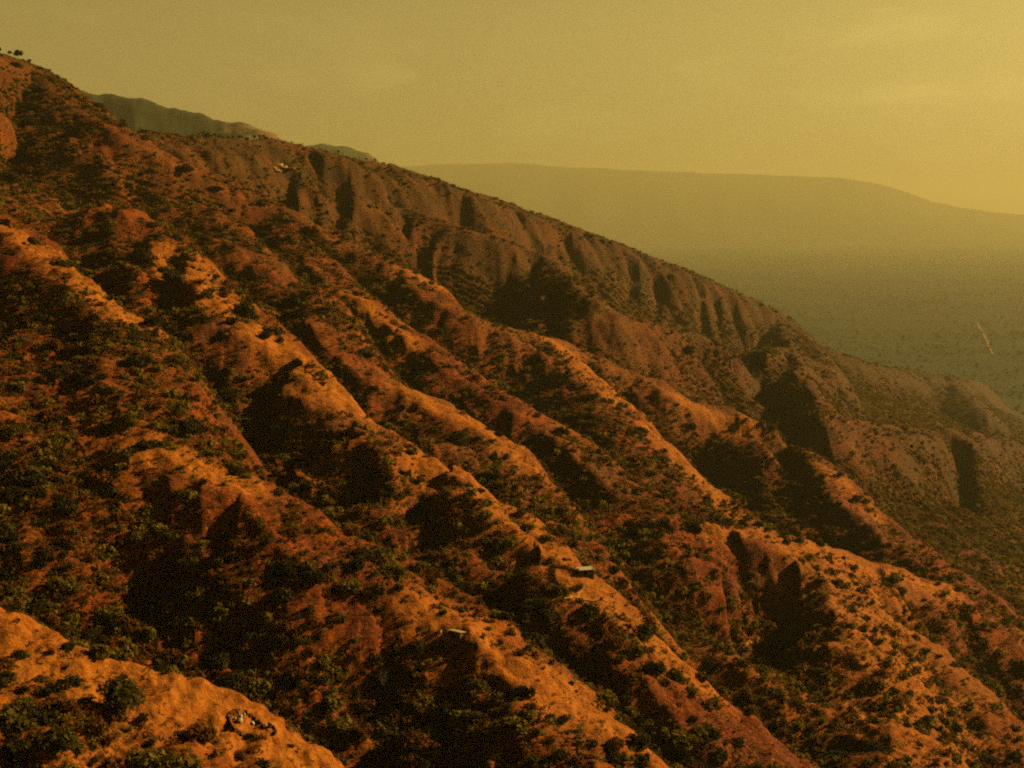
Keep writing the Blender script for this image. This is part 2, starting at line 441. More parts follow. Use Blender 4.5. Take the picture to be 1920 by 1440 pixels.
for k, (px, h, w1, w2) in enumerate(WALLS):
    pts = [hit(u, v, Z0) for u, v in px]
    if any(p is None for p in pts): continue
    ym = float(np.median([q[1] for q in pts]))
    pts = [(q[0] / q[1] * y_, y_) for q, y_ in ((q, float(np.clip(q[1], .90 * ym, 1.10 * ym))) for q in pts)]
    P = np.array(pts)
    reach = 4 * w2
    m = (GX > P[:, 0].min() - reach) & (GX < P[:, 0].max() + reach) & (GY > P[:, 1].min() - reach) & (GY < P[:, 1].max() + reach)
    idx = np.nonzero(m)
    d, side, _, arc = dist_polyline(GX[idx] + 2.5 * noise(GX[idx] / 9, GY[idx] / 9, 90), GY[idx], pts, [0.0] * len(pts))
    L = sum(math.hypot(*(P[i + 1] - P[i])) for i in range(len(P) - 1))
    e = -side * d                                     # + to the east, beyond the wall
    # beyond the two ends the wall fades out
    x, y = GX[idx], GY[idx]
    def past(p, q):
        t = q - p; t = t / (np.hypot(*t) + 1e-9)
        return np.maximum((x - q[0]) * t[0] + (y - q[1]) * t[1], 0)
    f0 = past(P[1], P[0]); f1 = past(P[-2], P[-1])
    fade = np.exp(-((f0 + f1) / (0.6 * w1 + 2)) ** 2)
    up = sstep(-w1, w1 * .4, e) * np.exp(-np.maximum(e, 0) / w2)
    dn = np.exp(-((e + 1.7 * w1) / (1.6 * w1)) ** 2)
    ZG[idx] += fade * h * ((0.25 if P[:, 1].mean() > 800 else 0.5) * up - 1.1 * dn)

# small relief: rough earth and level stock terraces, faded where the grid is too coarse to carry it
f1 = 1 - sstep(150, 420, Rg); f2 = 1 - sstep(350, 900, Rg)
ZG += f2 * 0.55 * fbm(GX / 6.0, GY / 6.0, 2, 131) + f1 * 0.30 * fbm(GX / 2.2, GY / 2.2, 2, 141)
tz = ZG / 2.3 + 1.2 * noise(GX / 22, GY / 22, 151)
ZG += f2 * 0.34 * np.sin(2 * math.pi * tz) * sstep(-.2, .5, noise(GX / 45, GY / 45, 161))

# paler earth bands, thinned of scrub, along the spur crests: (pixels, half-width in metres)
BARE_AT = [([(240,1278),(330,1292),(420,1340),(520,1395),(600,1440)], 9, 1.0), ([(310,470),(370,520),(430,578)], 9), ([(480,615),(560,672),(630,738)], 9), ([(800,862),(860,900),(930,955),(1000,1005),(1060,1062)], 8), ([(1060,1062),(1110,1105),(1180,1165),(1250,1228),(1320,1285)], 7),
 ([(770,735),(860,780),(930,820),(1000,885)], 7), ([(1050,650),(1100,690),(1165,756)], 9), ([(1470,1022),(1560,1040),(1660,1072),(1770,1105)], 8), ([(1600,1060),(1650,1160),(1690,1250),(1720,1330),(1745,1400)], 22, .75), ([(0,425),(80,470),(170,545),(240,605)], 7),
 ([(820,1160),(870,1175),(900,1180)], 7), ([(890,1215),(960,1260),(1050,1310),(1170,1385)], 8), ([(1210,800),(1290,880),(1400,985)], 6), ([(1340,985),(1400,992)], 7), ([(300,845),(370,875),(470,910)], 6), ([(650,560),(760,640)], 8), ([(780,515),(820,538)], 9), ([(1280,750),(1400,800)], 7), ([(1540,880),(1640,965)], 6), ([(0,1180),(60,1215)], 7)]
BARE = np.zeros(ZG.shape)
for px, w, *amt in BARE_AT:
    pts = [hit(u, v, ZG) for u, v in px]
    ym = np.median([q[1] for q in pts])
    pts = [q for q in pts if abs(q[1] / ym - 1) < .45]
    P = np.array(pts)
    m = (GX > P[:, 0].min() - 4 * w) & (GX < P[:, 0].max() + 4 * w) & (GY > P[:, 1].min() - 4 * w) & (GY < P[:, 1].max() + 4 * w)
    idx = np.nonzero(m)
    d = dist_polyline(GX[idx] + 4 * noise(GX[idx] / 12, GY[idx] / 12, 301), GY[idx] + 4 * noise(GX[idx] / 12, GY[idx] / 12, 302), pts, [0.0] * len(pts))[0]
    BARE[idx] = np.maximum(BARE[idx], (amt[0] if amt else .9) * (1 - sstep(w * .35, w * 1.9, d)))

# behind the far crest the ground falls away to the plain
SKY = [(-400,20),(0,103),(60,116),(100,142),(150,172),(200,212),(250,246),(300,250),(400,255),(520,262),(600,280),(700,305),(760,315),(850,350),(900,362),(1000,397),(1100,432),(1200,472),(1300,510),(1400,555),(1480,592),(1520,628),(1590,668),(1680,692),(1760,702),(1840,716),(1920,738),(2300,860)]
a_s, r_s = [], []
for (u, v) in SKY:
    A = float(np.interp(u, [0, 150, 255, 300, 400, 520, 600, 700, 760, 850, 1100, 1200, 1300, 1400, 1480, 1520, 1600], [24, 23, 22, 8, 17, 26, 32, 37, 40, 42, 43, 42, 40, 36, 30, 16, 12]))
    x, y = on_plane(u, v, A); a_s.append(math.atan2(x, y)); r_s.append(math.hypot(x, y) + (60 if u >= 320 else 120))
rcut = np.interp(Ag, a_s, r_s)
over = np.maximum(Rg - rcut, 0)
ZG = ZG - 0.55 * over * sstep(0, 90, over)
ZG = smax(ZG, -20.0 + 6 * noise(GX / 220, GY / 220, 77), 25.0)
V = np.stack([GX, GY, ZG], -1).reshape(-1, 3)
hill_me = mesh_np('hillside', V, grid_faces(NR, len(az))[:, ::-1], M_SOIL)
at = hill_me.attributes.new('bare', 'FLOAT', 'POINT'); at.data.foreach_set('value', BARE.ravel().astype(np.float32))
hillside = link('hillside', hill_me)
tag(hillside, 'steep red earth hillside cut into parallel spurs and gullies', None, None, 'structure')

# what can be seen from the viewpoint, and the shape of the ground
ELV = elev_grid(ZG)
RUNMAX = np.maximum.accumulate(ELV, axis=0)
def seen(i, j, extra=0.0): return (ZG[i, j] + extra - CZ) / RR[i] >= RUNMAX[i, j] - 1e-4

# ------------------------------------------------------------------ the plain
def make_plain_mat():
    m, n, l, b = mat_new('valley_scrub')
    geo = n.new('ShaderNodeNewGeometry'); P = geo.outputs['Position']
    big = nz(n, l, P, 0.0011, 5, 0.6, 0.6); mid = nz(n, l, P, 0.006, 6, 0.65, 0.3); fine = nz(n, l, P, 0.03, 4, 0.7)
    c = mixc(n, l, mrange(n, l, mid, 0.38, 0.60), (0.012, 0.019, 0.004), (0.032, 0.036, 0.007))
    c = mixc(n, l, mathn(n, l, 'MULTIPLY', mrange(n, l, big, 0.55, 0.66), 0.6), c, (0.070, 0.050, 0.010))
    c = mixc(n, l, mathn(n, l, 'MULTIPLY', mrange(n, l, fine, 0.52, 0.62), 0.5), c, (0.014, 0.018, 0.004))
    l.new(c, b.inputs['Base Color'])
    return m
vr = np.exp(np.linspace(math.log(500), math.log(60000), 260)); va = np.radians(np.linspace(-60, 60, 240))
vR, vA = np.meshgrid(vr, va, indexing='ij')
vx, vy = vR * np.sin(vA), vR * np.cos(vA)
vz = 10 * fbm(vx / 900, vy / 900, 4, 101) + 4 * fbm(vx / 200, vy / 200, 2, 111) * np.exp(-vR / 9000)
plain = link('valley_floor', mesh_np('valley_floor', np.stack([vx, vy, vz], -1).reshape(-1, 3), grid_faces(260, 240)[:, ::-1], make_plain_mat()))
tag(plain, 'flat green valley floor fading into dusty air', None, None, 'structure')

def far_hill(name, px, Y, front, back, mat, label, rough=0.05, seed=1, n=260, m=70, relief=1.3):
    us = np.linspace(px[0][0], px[-1][0], n)
    vs = np.interp(us, [p[0] for p in px], [p[1] for p in px])
    cx = np.empty(n); cz = np.empty(n)
    for i, (u, v) in enumerate(zip(us, vs)):
        d = ray(u, v); t = Y / d[1]; cx[i] = d[0] * t; cz[i] = CZ + d[2] * t
    s = np.linspace(-1, 1, m)
    S, CX = np.meshgrid(s, cx, indexing='ij'); _, CZm = np.meshgrid(s, cz, indexing='ij')
    yy = Y + np.where(S < 0, S * front, S * back)
    prof = np.where(S < 0, np.maximum(1 + S, 0) ** 1.25, 1 - S ** 2)
    base = -40.0
    hgt = np.maximum(CZm - base, 20)
    rel = 1 - np.abs(noise(CX / (front * .16), yy / (front * .9), seed)) - .7
    z = base + hgt * prof + hgt * prof * (1 - prof) * relief * rel + rough * hgt * (fbm(CX / (front * .06), yy / (front * .06), 4, seed + 3) * .5)
    # spread the ranges a little so that the flanks are not straight extrusions
    xx = CX * (yy / Y)
    o = link(name, mesh_np(name, np.stack([xx, yy, z], -1).reshape(-1, 3), grid_faces(m, n)[:, ::-1], mat))
    tag(o, label, None, None, 'structure')
    return o

M_MESA = make_plain('mesa_scrub', (0.030, 0.034, 0.008), (0.070, 0.066, 0.015), 0.012)
def pale_cliff_end(m):
    n, l = m.node_tree.nodes, m.node_tree.links
    b = n['Principled BSDF']; src = b.inputs['Base Color'].links[0].from_socket
    geo = n.new('ShaderNodeNewGeometry'); sp = n.new('ShaderNodeSeparateXYZ'); l.new(geo.outputs['Position'], sp.inputs[0])
    w = mathn(n, l, 'ADD', sp.outputs['X'], mathn(n, l, 'MULTIPLY', nz(n, l, geo.outputs['Position'], 0.012, 4, 0.6), 60.0))
    f = mathn(n, l, 'MULTIPLY', mrange(n, l, w, -712, -694), mrange(n, l, nz(n, l, geo.outputs['Position'], 0.02, 3, 0.6), 0.40, 0.52))
    f = mathn(n, l, 'MULTIPLY', f, mrange(n, l, sp.outputs['Z'], 632, 645, 1.0, 0.35))
    l.new(mixc(n, l, f, src, (0.30, 0.15, 0.05)), b.inputs['Base Color'])
pale_cliff_end(M_MESA)
M_FAR = make_plain('far_range', (0.018, 0.024, 0.005), (0.05, 0.048, 0.012), 0.0015)
far_hill('hill', [(-500,150),(-200,150),(100,160),(160,172),(230,181),(290,190),(330,204),(400,221),(470,236),(505,243),(522,252),(532,268),(545,300),(560,340)], 3600, 1100, 700, M_MESA, 'green flat-topped hill with a pale cliff end', 0.02, 3, relief=.35)
far_hill('hill', [(520,300),(560,275),(600,270),(650,274),(690,287),(708,302),(740,330),(770,360)], 7000, 1500, 900, M_MESA, 'hazy green hilltop behind the far crest', 0.02, 13)
far_hill('hills', [(300,345),(640,330),(760,312),(830,307),(960,306),(1000,307),(1030,311),(1150,317),(1300,323),(1400,327),(1500,330),(1580,334),(1650,345),(1700,360),(1750,378),(1800,389),(1860,397),(1930,404),(2100,414),(2300,420)], 26000, 8000, 3500, M_FAR, 'long level mountain range lost in dust', 0.02, 23, relief=0.5)

# ------------------------------------------------------------------ dusty air
def make_haze():
    m = bpy.data.materials.new('dusty_air'); m.use_nodes = True
    n, l = m.node_tree.nodes, m.node_tree.links
    n.clear()
    out = n.new('ShaderNodeOutputMaterial'); v = n.new('ShaderNodeVolumePrincipled')
    v.inputs['Color'].default_value = (0.83, 0.735, 0.30, 1)
    v.inputs['Density'].default_value = 5.1e-5
    v.inputs['Anisotropy'].default_value = 0.25
    l.new(v.outputs[0], out.inputs['Volume'])
    x0, x1, y0, y1, z0, z1 = -62000, 62000, -1000, 64000, -80, 1450
    Vb = np.array([(x, y, z) for z in (z0, z1) for y in (y0, y1) for x in (x0, x1)], float)
    Fb = np.array([(0, 2, 3, 1), (4, 5, 7, 6), (0, 1, 5, 4), (2, 6, 7, 3), (0, 4, 6, 2), (1, 3, 7, 5)])
    o = link('haze', mesh_np('haze', Vb, Fb, m, False))
    tag(o, 'dusty ochre air over the valley', None, None, 'stuff')
make_haze()
# ------------------------------------------------------------------ plants
def leaf_cloud(rng, lobes, per, size, flat=0.72):
    """leaf quads spread through several overlapping lobes of a crown of unit radius, base at z = 0"""
    Vs = []
    cen = []
    for k in range(lobes):
        a = rng.uniform(0, 2 * math.pi); rr = rng.uniform(0.1, 0.62) if k else 0.0
        cen.append((rr * math.cos(a), rr * math.sin(a), rng.uniform(0.30, 0.95) * flat, rng.uniform(0.30, 0.52)))
    for (cx, cy, cz, r) in cen:
        n = per
        dirs = rng.normal(size=(n, 3)); dirs /= np.linalg.norm(dirs, axis=1)[:, None]
        rad = r * rng.uniform(0.55, 1.08, n)
        c = np.array([cx, cy, cz]) + dirs * rad[:, None] * np.array([1, 1, 0.85])
        c[:, 2] = np.maximum(c[:, 2], 0.03)
        nrm = dirs + 0.75 * rng.normal(size=(n, 3)); nrm /= np.linalg.norm(nrm, axis=1)[:, None]
        t1 = np.cross(nrm, rng.normal(size=(n, 3))); t1 /= np.linalg.norm(t1, axis=1)[:, None] + 1e-9
        t2 = np.cross(nrm, t1)
        s = size * rng.uniform(0.6, 1.35, n)[:, None]
        q = np.stack([c - t1 * s - t2 * s * .6, c + t1 * s * .8 - t2 * s * .7, c + t1 * s + t2 * s * .6, c - t1 * s * .7 + t2 * s * .7], 1)
        Vs.append(q.reshape(-1, 3))
    return np.concatenate(Vs)

def quads(n): return np.arange(4 * n).reshape(n, 4)

def tube(pts, radii, sides=6):
    """tapered tube along pts as (verts, quads)"""
    Vt, Ft = [], []
    for p, r in zip(pts, radii):
        for k in range(sides):
            a = 2 * math.pi * k / sides
            Vt.append((p[0] + r * math.cos(a), p[1] + r * math.sin(a), p[2]))
    for i in range(len(pts) - 1):
        for k in range(sides):
            a, b = i * sides + k, i * sides + (k + 1) % sides
            Ft.append((a, b, b + sides, a + sides))
    return np.array(Vt, float), np.array(Ft, int)

def join(parts):
    Vs, Fs, o = [], [], 0
    for v, f in parts:
        Vs.append(v); Fs.append(f + o); o += len(v)
    return np.concatenate(Vs), np.concatenate(Fs)

def limbs(rng, h, r):
    parts = [tube([(0, 0, -.12), (rng.uniform(-.03, .03), rng.uniform(-.03, .03), h * .5), (rng.uniform(-.08, .08), rng.uniform(-.08, .08), h)], [r, r * .75, r * .45])]
    for k in range(4):
        a = rng.uniform(0, 6.28); l = rng.uniform(.3, .55)
        parts.append(tube([(0, 0, h * rng.uniform(.35, .7)), (l * .5 * math.cos(a), l * .5 * math.sin(a), h * .9), (l * math.cos(a), l * math.sin(a), h * 1.25)], [r * .5, r * .35, r * .15], 4))
    return join(parts)

LEAF = {'d': M_DARK, 'o': M_OLIVE, 'g': M_GREEN, 'r': M_RUST}
CROWN, STEM = {}, {}
for kind in 'dogr':
    CROWN[kind] = []
    for q in range(6):
        Vc = leaf_cloud(RNG, 8, 62, 0.115 if kind != 'r' else 0.09, 0.62 if kind != 'r' else 0.5)
        CROWN[kind].append(mesh_np('crown', Vc, quads(len(Vc) // 4), LEAF[kind], False))
for q in range(4):
    v, f = limbs(RNG, 0.45, 0.05)
    STEM[q] = mesh_np('trunk', v, f, M_BARK, True)
# tall crowns for trees that stand clear of the ground
TALL = []
for q in range(4):
    Vc = leaf_cloud(RNG, 9, 60, 0.115, 0.8) + np.array([0, 0, 0.75])
    TALL.append(mesh_np('crown', Vc, quads(len(Vc) // 4), M_DARK, False))
v, f = limbs(RNG, 1.0, 0.07)
TALL_TRUNK = mesh_np('trunk', v, f, M_BARK, True)

LAND = [(475, 1365, 'the stone ring'), (1100, 1078, 'the white-roofed hut'), (1055, 1090, 'the round brush fence'), (856, 1190, 'the small dark-fronted hut'),
        (230, 1300, 'the biggest tree'), (1690, 1105, 'the curved thorn hedge'), (1460, 710, 'the big dark cliff'), (1050, 575, 'the fluted cliffs'), (40, 105, 'the hilltop trees'), (525, 315, 'the pale outcrop')]
KINDWORD = {'d': 'dark green', 'o': 'olive yellow', 'g': 'mid green', 'r': 'dry rusty'}
used_labels = set()
def where(u, v):
    best = min(LAND, key=lambda q: math.hypot(u - q[0], v - q[1]))
    d = math.hypot(u - best[0], v - best[1])
    pct = '%d%% across, %d%% down' % (round(u / 19.2), round(v / 14.4))
    if 14 < d < 240:
        vert = 'above' if v < best[1] - 0.4 * abs(u - best[0]) else ('below' if v > best[1] + 0.4 * abs(u - best[0]) else '')
        hor = 'left of' if u < best[0] else 'right of'
        rel = vert if vert else hor
        return '%s %s, %s' % (rel, best[2], pct)
    return pct
def plant(u, v, rpx, kind, x, y, word=None):
    r3 = math.hypot(x, y)
    rad = rpx * y / F
    size = 'large' if rpx >= 17 else ('medium' if rpx >= 11 else 'small')
    label = '%s %s shrub %s' % (size, KINDWORD[kind], where(u, v))
    if label in used_labels: return None
    used_labels.add(label)
    z = ground(x, y)
    rz = random.uniform(0, 6.28)
    me = random.choice(CROWN[kind])
    if rpx >= 9:
        o = empty('shrub', (x, y, z - .12 * rad), rz, rad)
        c = link('crown', me, o)
        link('trunk', STEM[random.randrange(4)], o)
    else:
        o = link('shrub', me)
        o.location = (x, y, z - .12 * rad); o.rotation_euler = (0, 0, rz); o.scale = (rad, rad, rad)
    k = random.uniform(1.0, 1.3)
    o.scale = (rad * k, rad * k * random.uniform(.85, 1.15), rad * random.uniform(.85, 1.2))
    tag(o, label, 'shrub', 'scattered shrubs on the red hillside')
    return o

# shrubs one can pick out in the photograph: column, row, half width in pixels, kind
SHRUBS = [(30,120,12,'d'),(95,150,9,'d'),(80,167,9,'d'),(186,198,13,'d'),(60,228,12,'d'),(150,242,16,'d'),(230,233,8,'d'),(270,246,8,'d'),(345,318,17,'d'),(285,386,9,'d'),(240,347,10,'d'),(170,447,12,'d'),
 (405,352,12,'d'),(262,477,24,'d'),(335,447,10,'d'),(410,442,11,'d'),(475,427,12,'d'),(500,437,10,'d'),(540,447,13,'d'),(60,452,14,'d'),(15,335,24,'d'),(80,292,15,'d'),(123,490,22,'o'),
 (325,518,21,'d'),(405,517,8,'d'),(420,542,10,'d'),(450,580,24,'g'),(432,602,15,'d'),(500,627,13,'d'),(560,562,24,'d'),(545,537,10,'d'),(570,502,12,'d'),(155,622,13,'d'),(150,662,14,'d'),(255,627,12,'d'),(250,677,22,'d'),(235,642,10,'o'),
 (100,642,7,'d'),(30,647,14,'o'),(45,682,10,'d'),(115,687,12,'o'),(165,712,15,'d'),(205,728,18,'o'),(290,602,18,'d'),(335,757,15,'d'),(270,832,18,'d'),(95,862,26,'o'),(60,905,28,'d'),(150,887,12,'o'),(340,792,10,'d'),(250,792,14,'o'),
 (430,870,14,'o'),(460,892,12,'o'),(560,912,16,'o'),(420,745,32,'d'),(110,782,12,'d'),
 (865,817,19,'d'),(935,812,10,'d'),(1006,822,14,'d'),(1052,808,18,'d'),(1000,842,12,'d'),(960,938,18,'g'),(977,957,14,'g'),(930,892,14,'d'),(900,917,10,'g'),(785,967,18,'d'),(665,1058,19,'d'),(790,1057,14,'o'),(706,1072,8,'o'),(905,987,14,'d'),
 (1085,947,18,'d'),(1122,1046,15,'g'),(1150,1066,13,'d'),(1010,912,8,'d'),(755,762,10,'d'),(670,742,16,'g'),(1110,742,10,'d'),(1105,778,13,'d'),(1060,762,10,'d'),
 (125,1212,18,'d'),(30,1228,18,'d'),(10,1265,16,'d'),(45,1292,14,'d'),(85,1297,15,'d'),(120,1352,12,'o'),(145,1402,14,'o'),(340,1372,12,'o'),(280,1392,12,'d'),(215,1377,10,'o'),(560,1198,19,'g'),(430,1272,28,'d'),(545,1397,9,'d'),(490,1432,20,'d'),
 (322,1252,12,'o'),(300,1240,10,'o'),(467,1380,10,'d'),
 (780,1210,21,'d'),(828,1208,17,'d'),(740,1218,17,'d'),(1055,1348,15,'d'),(1031,1342,11,'d'),(935,1333,16,'o'),(992,1343,16,'o'),(1115,1393,13,'d'),(1152,1413,18,'d'),(1050,1413,18,'d'),(830,1147,9,'d'),(865,1142,9,'o'),(1120,1243,14,'d'),(1180,1333,16,'o'),
 (1210,1353,18,'o'),(1242,1373,14,'o'),(945,1153,10,'o'),(710,1142,11,'d'),
 (1365,832,12,'d'),(1300,797,14,'d'),(1485,907,14,'d'),(1525,882,8,'d'),(1605,932,13,'d'),(1622,938,10,'g'),(1551,942,12,'d'),(1495,1013,11,'g'),(1517,1008,10,'d'),(1425,982,12,'d'),(1402,967,13,'o'),(1300,987,22,'d'),(1730,1068,18,'d'),(1752,1066,10,'d'),
 (1678,1082,16,'o'),(1690,1104,15,'o'),(1732,1124,7,'d'),(1640,1017,10,'d'),(1840,1052,16,'d'),(1890,1042,12,'d'),(1900,1007,10,'g'),(1862,1092,14,'d'),(1370,1127,14,'o'),(1720,1173,14,'d'),(1726,1358,18,'d'),(1786,1363,18,'d'),(1490,1313,14,'g'),
 (1640,1372,9,'d'),(1850,1425,22,'d'),(1300,1345,10,'d'),(1318,1272,11,'d'),(640,690,20,'d'),(690,660,18,'g'),(825,620,11,'d'),(760,560,9,'d'),(930,625,9,'d'),(1290,655,14,'d')]
SKYTREES = [385,392,400,407,413,422,428,434,440,447,458,463,470,475,486,495,503,640,692,706]

placed = []
# yards and houses keep clear of random growth
CLEAR = []
for (u, v, q) in ((1062, 1088, 5.5), (1100, 1084, 4.5), (854, 1194, 4.0), (475, 1362, 5.5), (1715, 1112, 9.0), (530, 316, 9.0), (1085, 1112, 4.0)):
    p = hit(u, v, ZG); CLEAR.append((p[0], p[1], q))
for (u, v, rp, kd) in SHRUBS:
    p = hit(u, v + rp * .35, ZG)
    if p is None or math.hypot(*p) > 2000: continue
    if plant(u, v, rp, kd, p[0], p[1]): placed.append((p[0], p[1], rp * p[1] / F))

# the one big tree of the foreground spur and the trees of the hilltop
def tree(u, v, rpx, label, p, group=None, tall=False):
    rad = rpx * p[1] / F
    o = empty('tree', (p[0], p[1], ground(*p) - .1 * rad), random.uniform(0, 6.28), rad)
    link('crown', random.choice(TALL if tall else CROWN['d']), o)
    link('trunk', TALL_TRUNK if tall else STEM[0], o)
    tag(o, label, 'tree', group)
    return o
p = hit(228, 1330, ZG)
bt = empty('tree', (p[0], p[1], ground(*p) - .3), 0.6, 50 * p[1] / F)
Vc = leaf_cloud(RNG, 15, 95, 0.085, 0.9) + np.array([0, 0, .12])
link('crown', mesh_np('crown', Vc, quads(len(Vc) // 4), M_GREEN, False), bt)
link('trunk', STEM[1], bt)
tag(bt, 'broad dark green tree, the largest crown, on the nearest spur at lower left', 'tree')
placed.append((p[0], p[1], 42 * p[1] / F))
def crest_at(u):
    a = math.atan2((u - 960) / F, math.cos(PITCH)); j = int(np.clip(np.searchsorted(az, a), 0, len(az) - 1))
    i = int(np.argmax(ELV[:, j])); return float(GX[i, j]), float(GY[i, j])
for (u, rp, lab) in ((25, 7, 'leftmost small round-topped tree standing on the hilltop skyline'), (43, 5, 'thin middle tree between two others on the hilltop skyline'), (57, 10, 'widest bushy tree on the hilltop skyline, right of two smaller ones')):
    tree(u, 100, rp, lab, crest_at(u), 'trees on the hilltop skyline', True)
for u in SKYTREES:
    tree(u, 250, random.uniform(2.6, 4.8), 'tiny dark tree in the row along the far crest against the sky', crest_at(u), 'tiny trees on the far crest', True)

# ---- everything else that grows: random spots of the ground, more in gullies and on shaded flanks
gz_r = np.gradient(ZG, axis=0) / np.gradient(Rg, axis=0)
from_mean = D - (np.roll(D, 12, 0) + np.roll(D, -12, 0) + np.roll(D, 12, 1) + np.roll(D, -12, 1)) / 4
cell = Rg ** 1.3                                                    # area of a polar cell grows with r squared
rows = np.arange(NR)[:, None]
ok = (RR[:, None] > 110) & (RR[:, None] < 2700) & (np.abs(Ag) < R(26)) & (ELV + 4.0 / Rg > RUNMAX - 0.006)
patch = fbm(GX / 42, GY / 42, 3, 201) + 0.5 * noise(GX / 13, GY / 13, 211)
wgt = cell * ok * np.clip(0.50 + 0.42 * patch - 0.13 * np.clip(from_mean, -5, 3) + 0.30 * sstep(3, -12, D), 0.05, 2.2) * (1 - 0.85 * BARE)
wgt *= np.interp(RR, [110, 190, 260, 600, 1000, 1500, 2700], [2.6, 2.6, 3.4, 3.2, 5.5, 5.0, 3.0])[:, None]
cum = np.cumsum(wgt.ravel()); tot = cum[-1]
def scatter(n): return np.unravel_index(np.searchsorted(cum, RNG.uniform(0, tot, n)), wgt.shape)
near_seen = np.zeros(ZG.shape, bool)
def cloud_stuff(name, n, rmin, rmax, per_near, kinds, probs, label, individuals=0):
    ii, jj = scatter(n)
    rad = rmin + (rmax - rmin) * RNG.random(n) ** 1.7
    kk = RNG.choice(len(kinds), n, p=probs)
    g = patch[ii, jj]
    px = rad * F / GY[ii, jj]
    vis = ((ZG[ii, jj] + rad * .8 - CZ) / RR[ii]) >= RUNMAX[ii, jj]
    take = np.ones(n, bool)
    for (cx, cy, q) in CLEAR: take &= np.hypot(GX[ii, jj] - cx, GY[ii, jj] - cy) > q + rad
    vis = vis & take
    if individuals:
        # the largest ones in view become objects of their own
        done = 0
        for q in np.argsort(-px * vis):
            if done >= individuals or not vis[q]: break
            i, j = ii[q], jj[q]
            x, y = float(GX[i, j]), float(GY[i, j])
            cp, sp = math.cos(PITCH), math.sin(PITCH)
            dz = ZG[i, j] - CZ; dep = y * cp - dz * sp
            u = 960 + F * x / dep; v = 720 - F * (y * sp + dz * cp) / dep
            if not (4 < u < 1916 and 60 < v < 1430): continue
            if any(math.hypot(x - a, y - b) < .7 * (c + rad[q]) for a, b, c in placed): take[q] = False; continue
            if plant(u, v - px[q] * .4, px[q], kinds[kk[q]], x, y):
                placed.append((x, y, rad[q])); done += 1; take[q] = False
    Vs, mats = [], []
    jx = RNG.uniform(-.5, .5, n)
    protos = {}
    for lod in (0, 1, 2):
        protos[lod] = [leaf_cloud(RNG, *( (6, per_near // 6, .15) if lod == 0 else (5, max(3, per_near // 12), .2) if lod == 1 else (3, max(3, per_near // 20), .27)), .6) for _ in range(10)]
    for q in np.nonzero(take)[0]:
        i, j = ii[q], jj[q]
        lod = 0 if px[q] > 7 else (1 if px[q] > 3 else 2)
        c = protos[lod][RNG.integers(10)]
        a = RNG.uniform(0, 6.28); ca, sa = math.cos(a), math.sin(a); r = rad[q]
        w = np.empty_like(c)
        w[:, 0] = (c[:, 0] * ca - c[:, 1] * sa) * r + GX[i, j]; w[:, 1] = (c[:, 0] * sa + c[:, 1] * ca) * r + GY[i, j]
        w[:, 2] = c[:, 2] * r * RNG.uniform(.8, 1.2) + ZG[i, j] - .1 * r
        Vs.append(w); mats.append(np.full(len(c) // 4, kk[q], np.int32))
    Vs = np.concatenate(Vs); mats = np.concatenate(mats)
    me = mesh_np(name, Vs, quads(len(Vs) // 4), LEAF[kinds[0]], False)
    for k in kinds[1:]: me.materials.append(LEAF[k])
    me.polygons.foreach_set('material_index', mats)
    o = link(name, me)
    tag(o, label, None, None, 'stuff')
    return o
cloud_stuff('shrubs', 60000, 0.7, 3.0, 100, 'dogr', [.27, .28, .13, .32], 'countless smaller shrubs scattered over the slopes and gullies', 128)
cloud_stuff('scrub', 330000, 0.4, 1.6, 22, 'rod', [.52, .30, .18], 'low dry scrub and tussocks covering the earth', 0)
# ------------------------------------------------------------------ things people left on the slope
M_TIN = make_plain('pale_roof_sheet', (0.92, 0.80, 0.50), (0.85, 0.70, 0.38), 1.5, 0.6)
M_MUD = make_plain('mud_wall', (0.20, 0.085, 0.03), (0.30, 0.14, 0.05), 1.2, 0.95, 0.05)
M_THATCH = make_plain('old_thatch', (0.42, 0.26, 0.08), (0.56, 0.38, 0.14), 3.0, 0.95, 0.08)
M_DOOR = make_plain('dark_door', (0.03, 0.018, 0.008), (0.05, 0.03, 0.012), 2.0)
M_STONE = make_plain('pale_stone', (0.62, 0.47, 0.28), (0.80, 0.66, 0.44), 1.5, 0.9, 0.1)
M_DSTONE = make_plain('red_stone', (0.16, 0.055, 0.018), (0.28, 0.11, 0.035), 1.5, 0.9, 0.1)
M_BRUSH = make_plain('dead_brush', (0.075, 0.036, 0.012), (0.15, 0.075, 0.026), 2.0)
M_PATH = make_plain('trodden_earth', (0.50, 0.185, 0.022), (0.60, 0.25, 0.035), 0.3)
M_ROCK = make_plain('pale_rock', (0.34, 0.16, 0.04), (0.54, 0.32, 0.10), 0.5, 0.95, 0.4)

def spot(u, v):
    x, y = hit(u, v, ZG)
    return Vector((x, y, ground(x, y)))

def blob(rng, r, sx, sy, sz, nu=9, nv=6, amp=.22):
    """an uneven boulder"""
    Vb, Fb = [], []
    ph = rng.uniform(0, 6, 6)
    for i in range(nv + 1):
        t = math.pi * i / nv
        for j in range(nu):
            p = 2 * math.pi * j / nu
            k = 1 + amp * (math.sin(2 * p + ph[0]) * math.sin(t * 2 + ph[1]) + .6 * math.sin(3 * p + ph[2] + 2 * t) + .4 * math.sin(5 * t + ph[3]))
            Vb.append((r * sx * k * math.sin(t) * math.cos(p), r * sy * k * math.sin(t) * math.sin(p), r * sz * k * math.cos(t)))
    for i in range(nv):
        for j in range(nu):
            a, b = i * nu + j, i * nu + (j + 1) % nu
            Fb.append((a, a + nu, b + nu, b))
    return np.array(Vb), np.array(Fb)

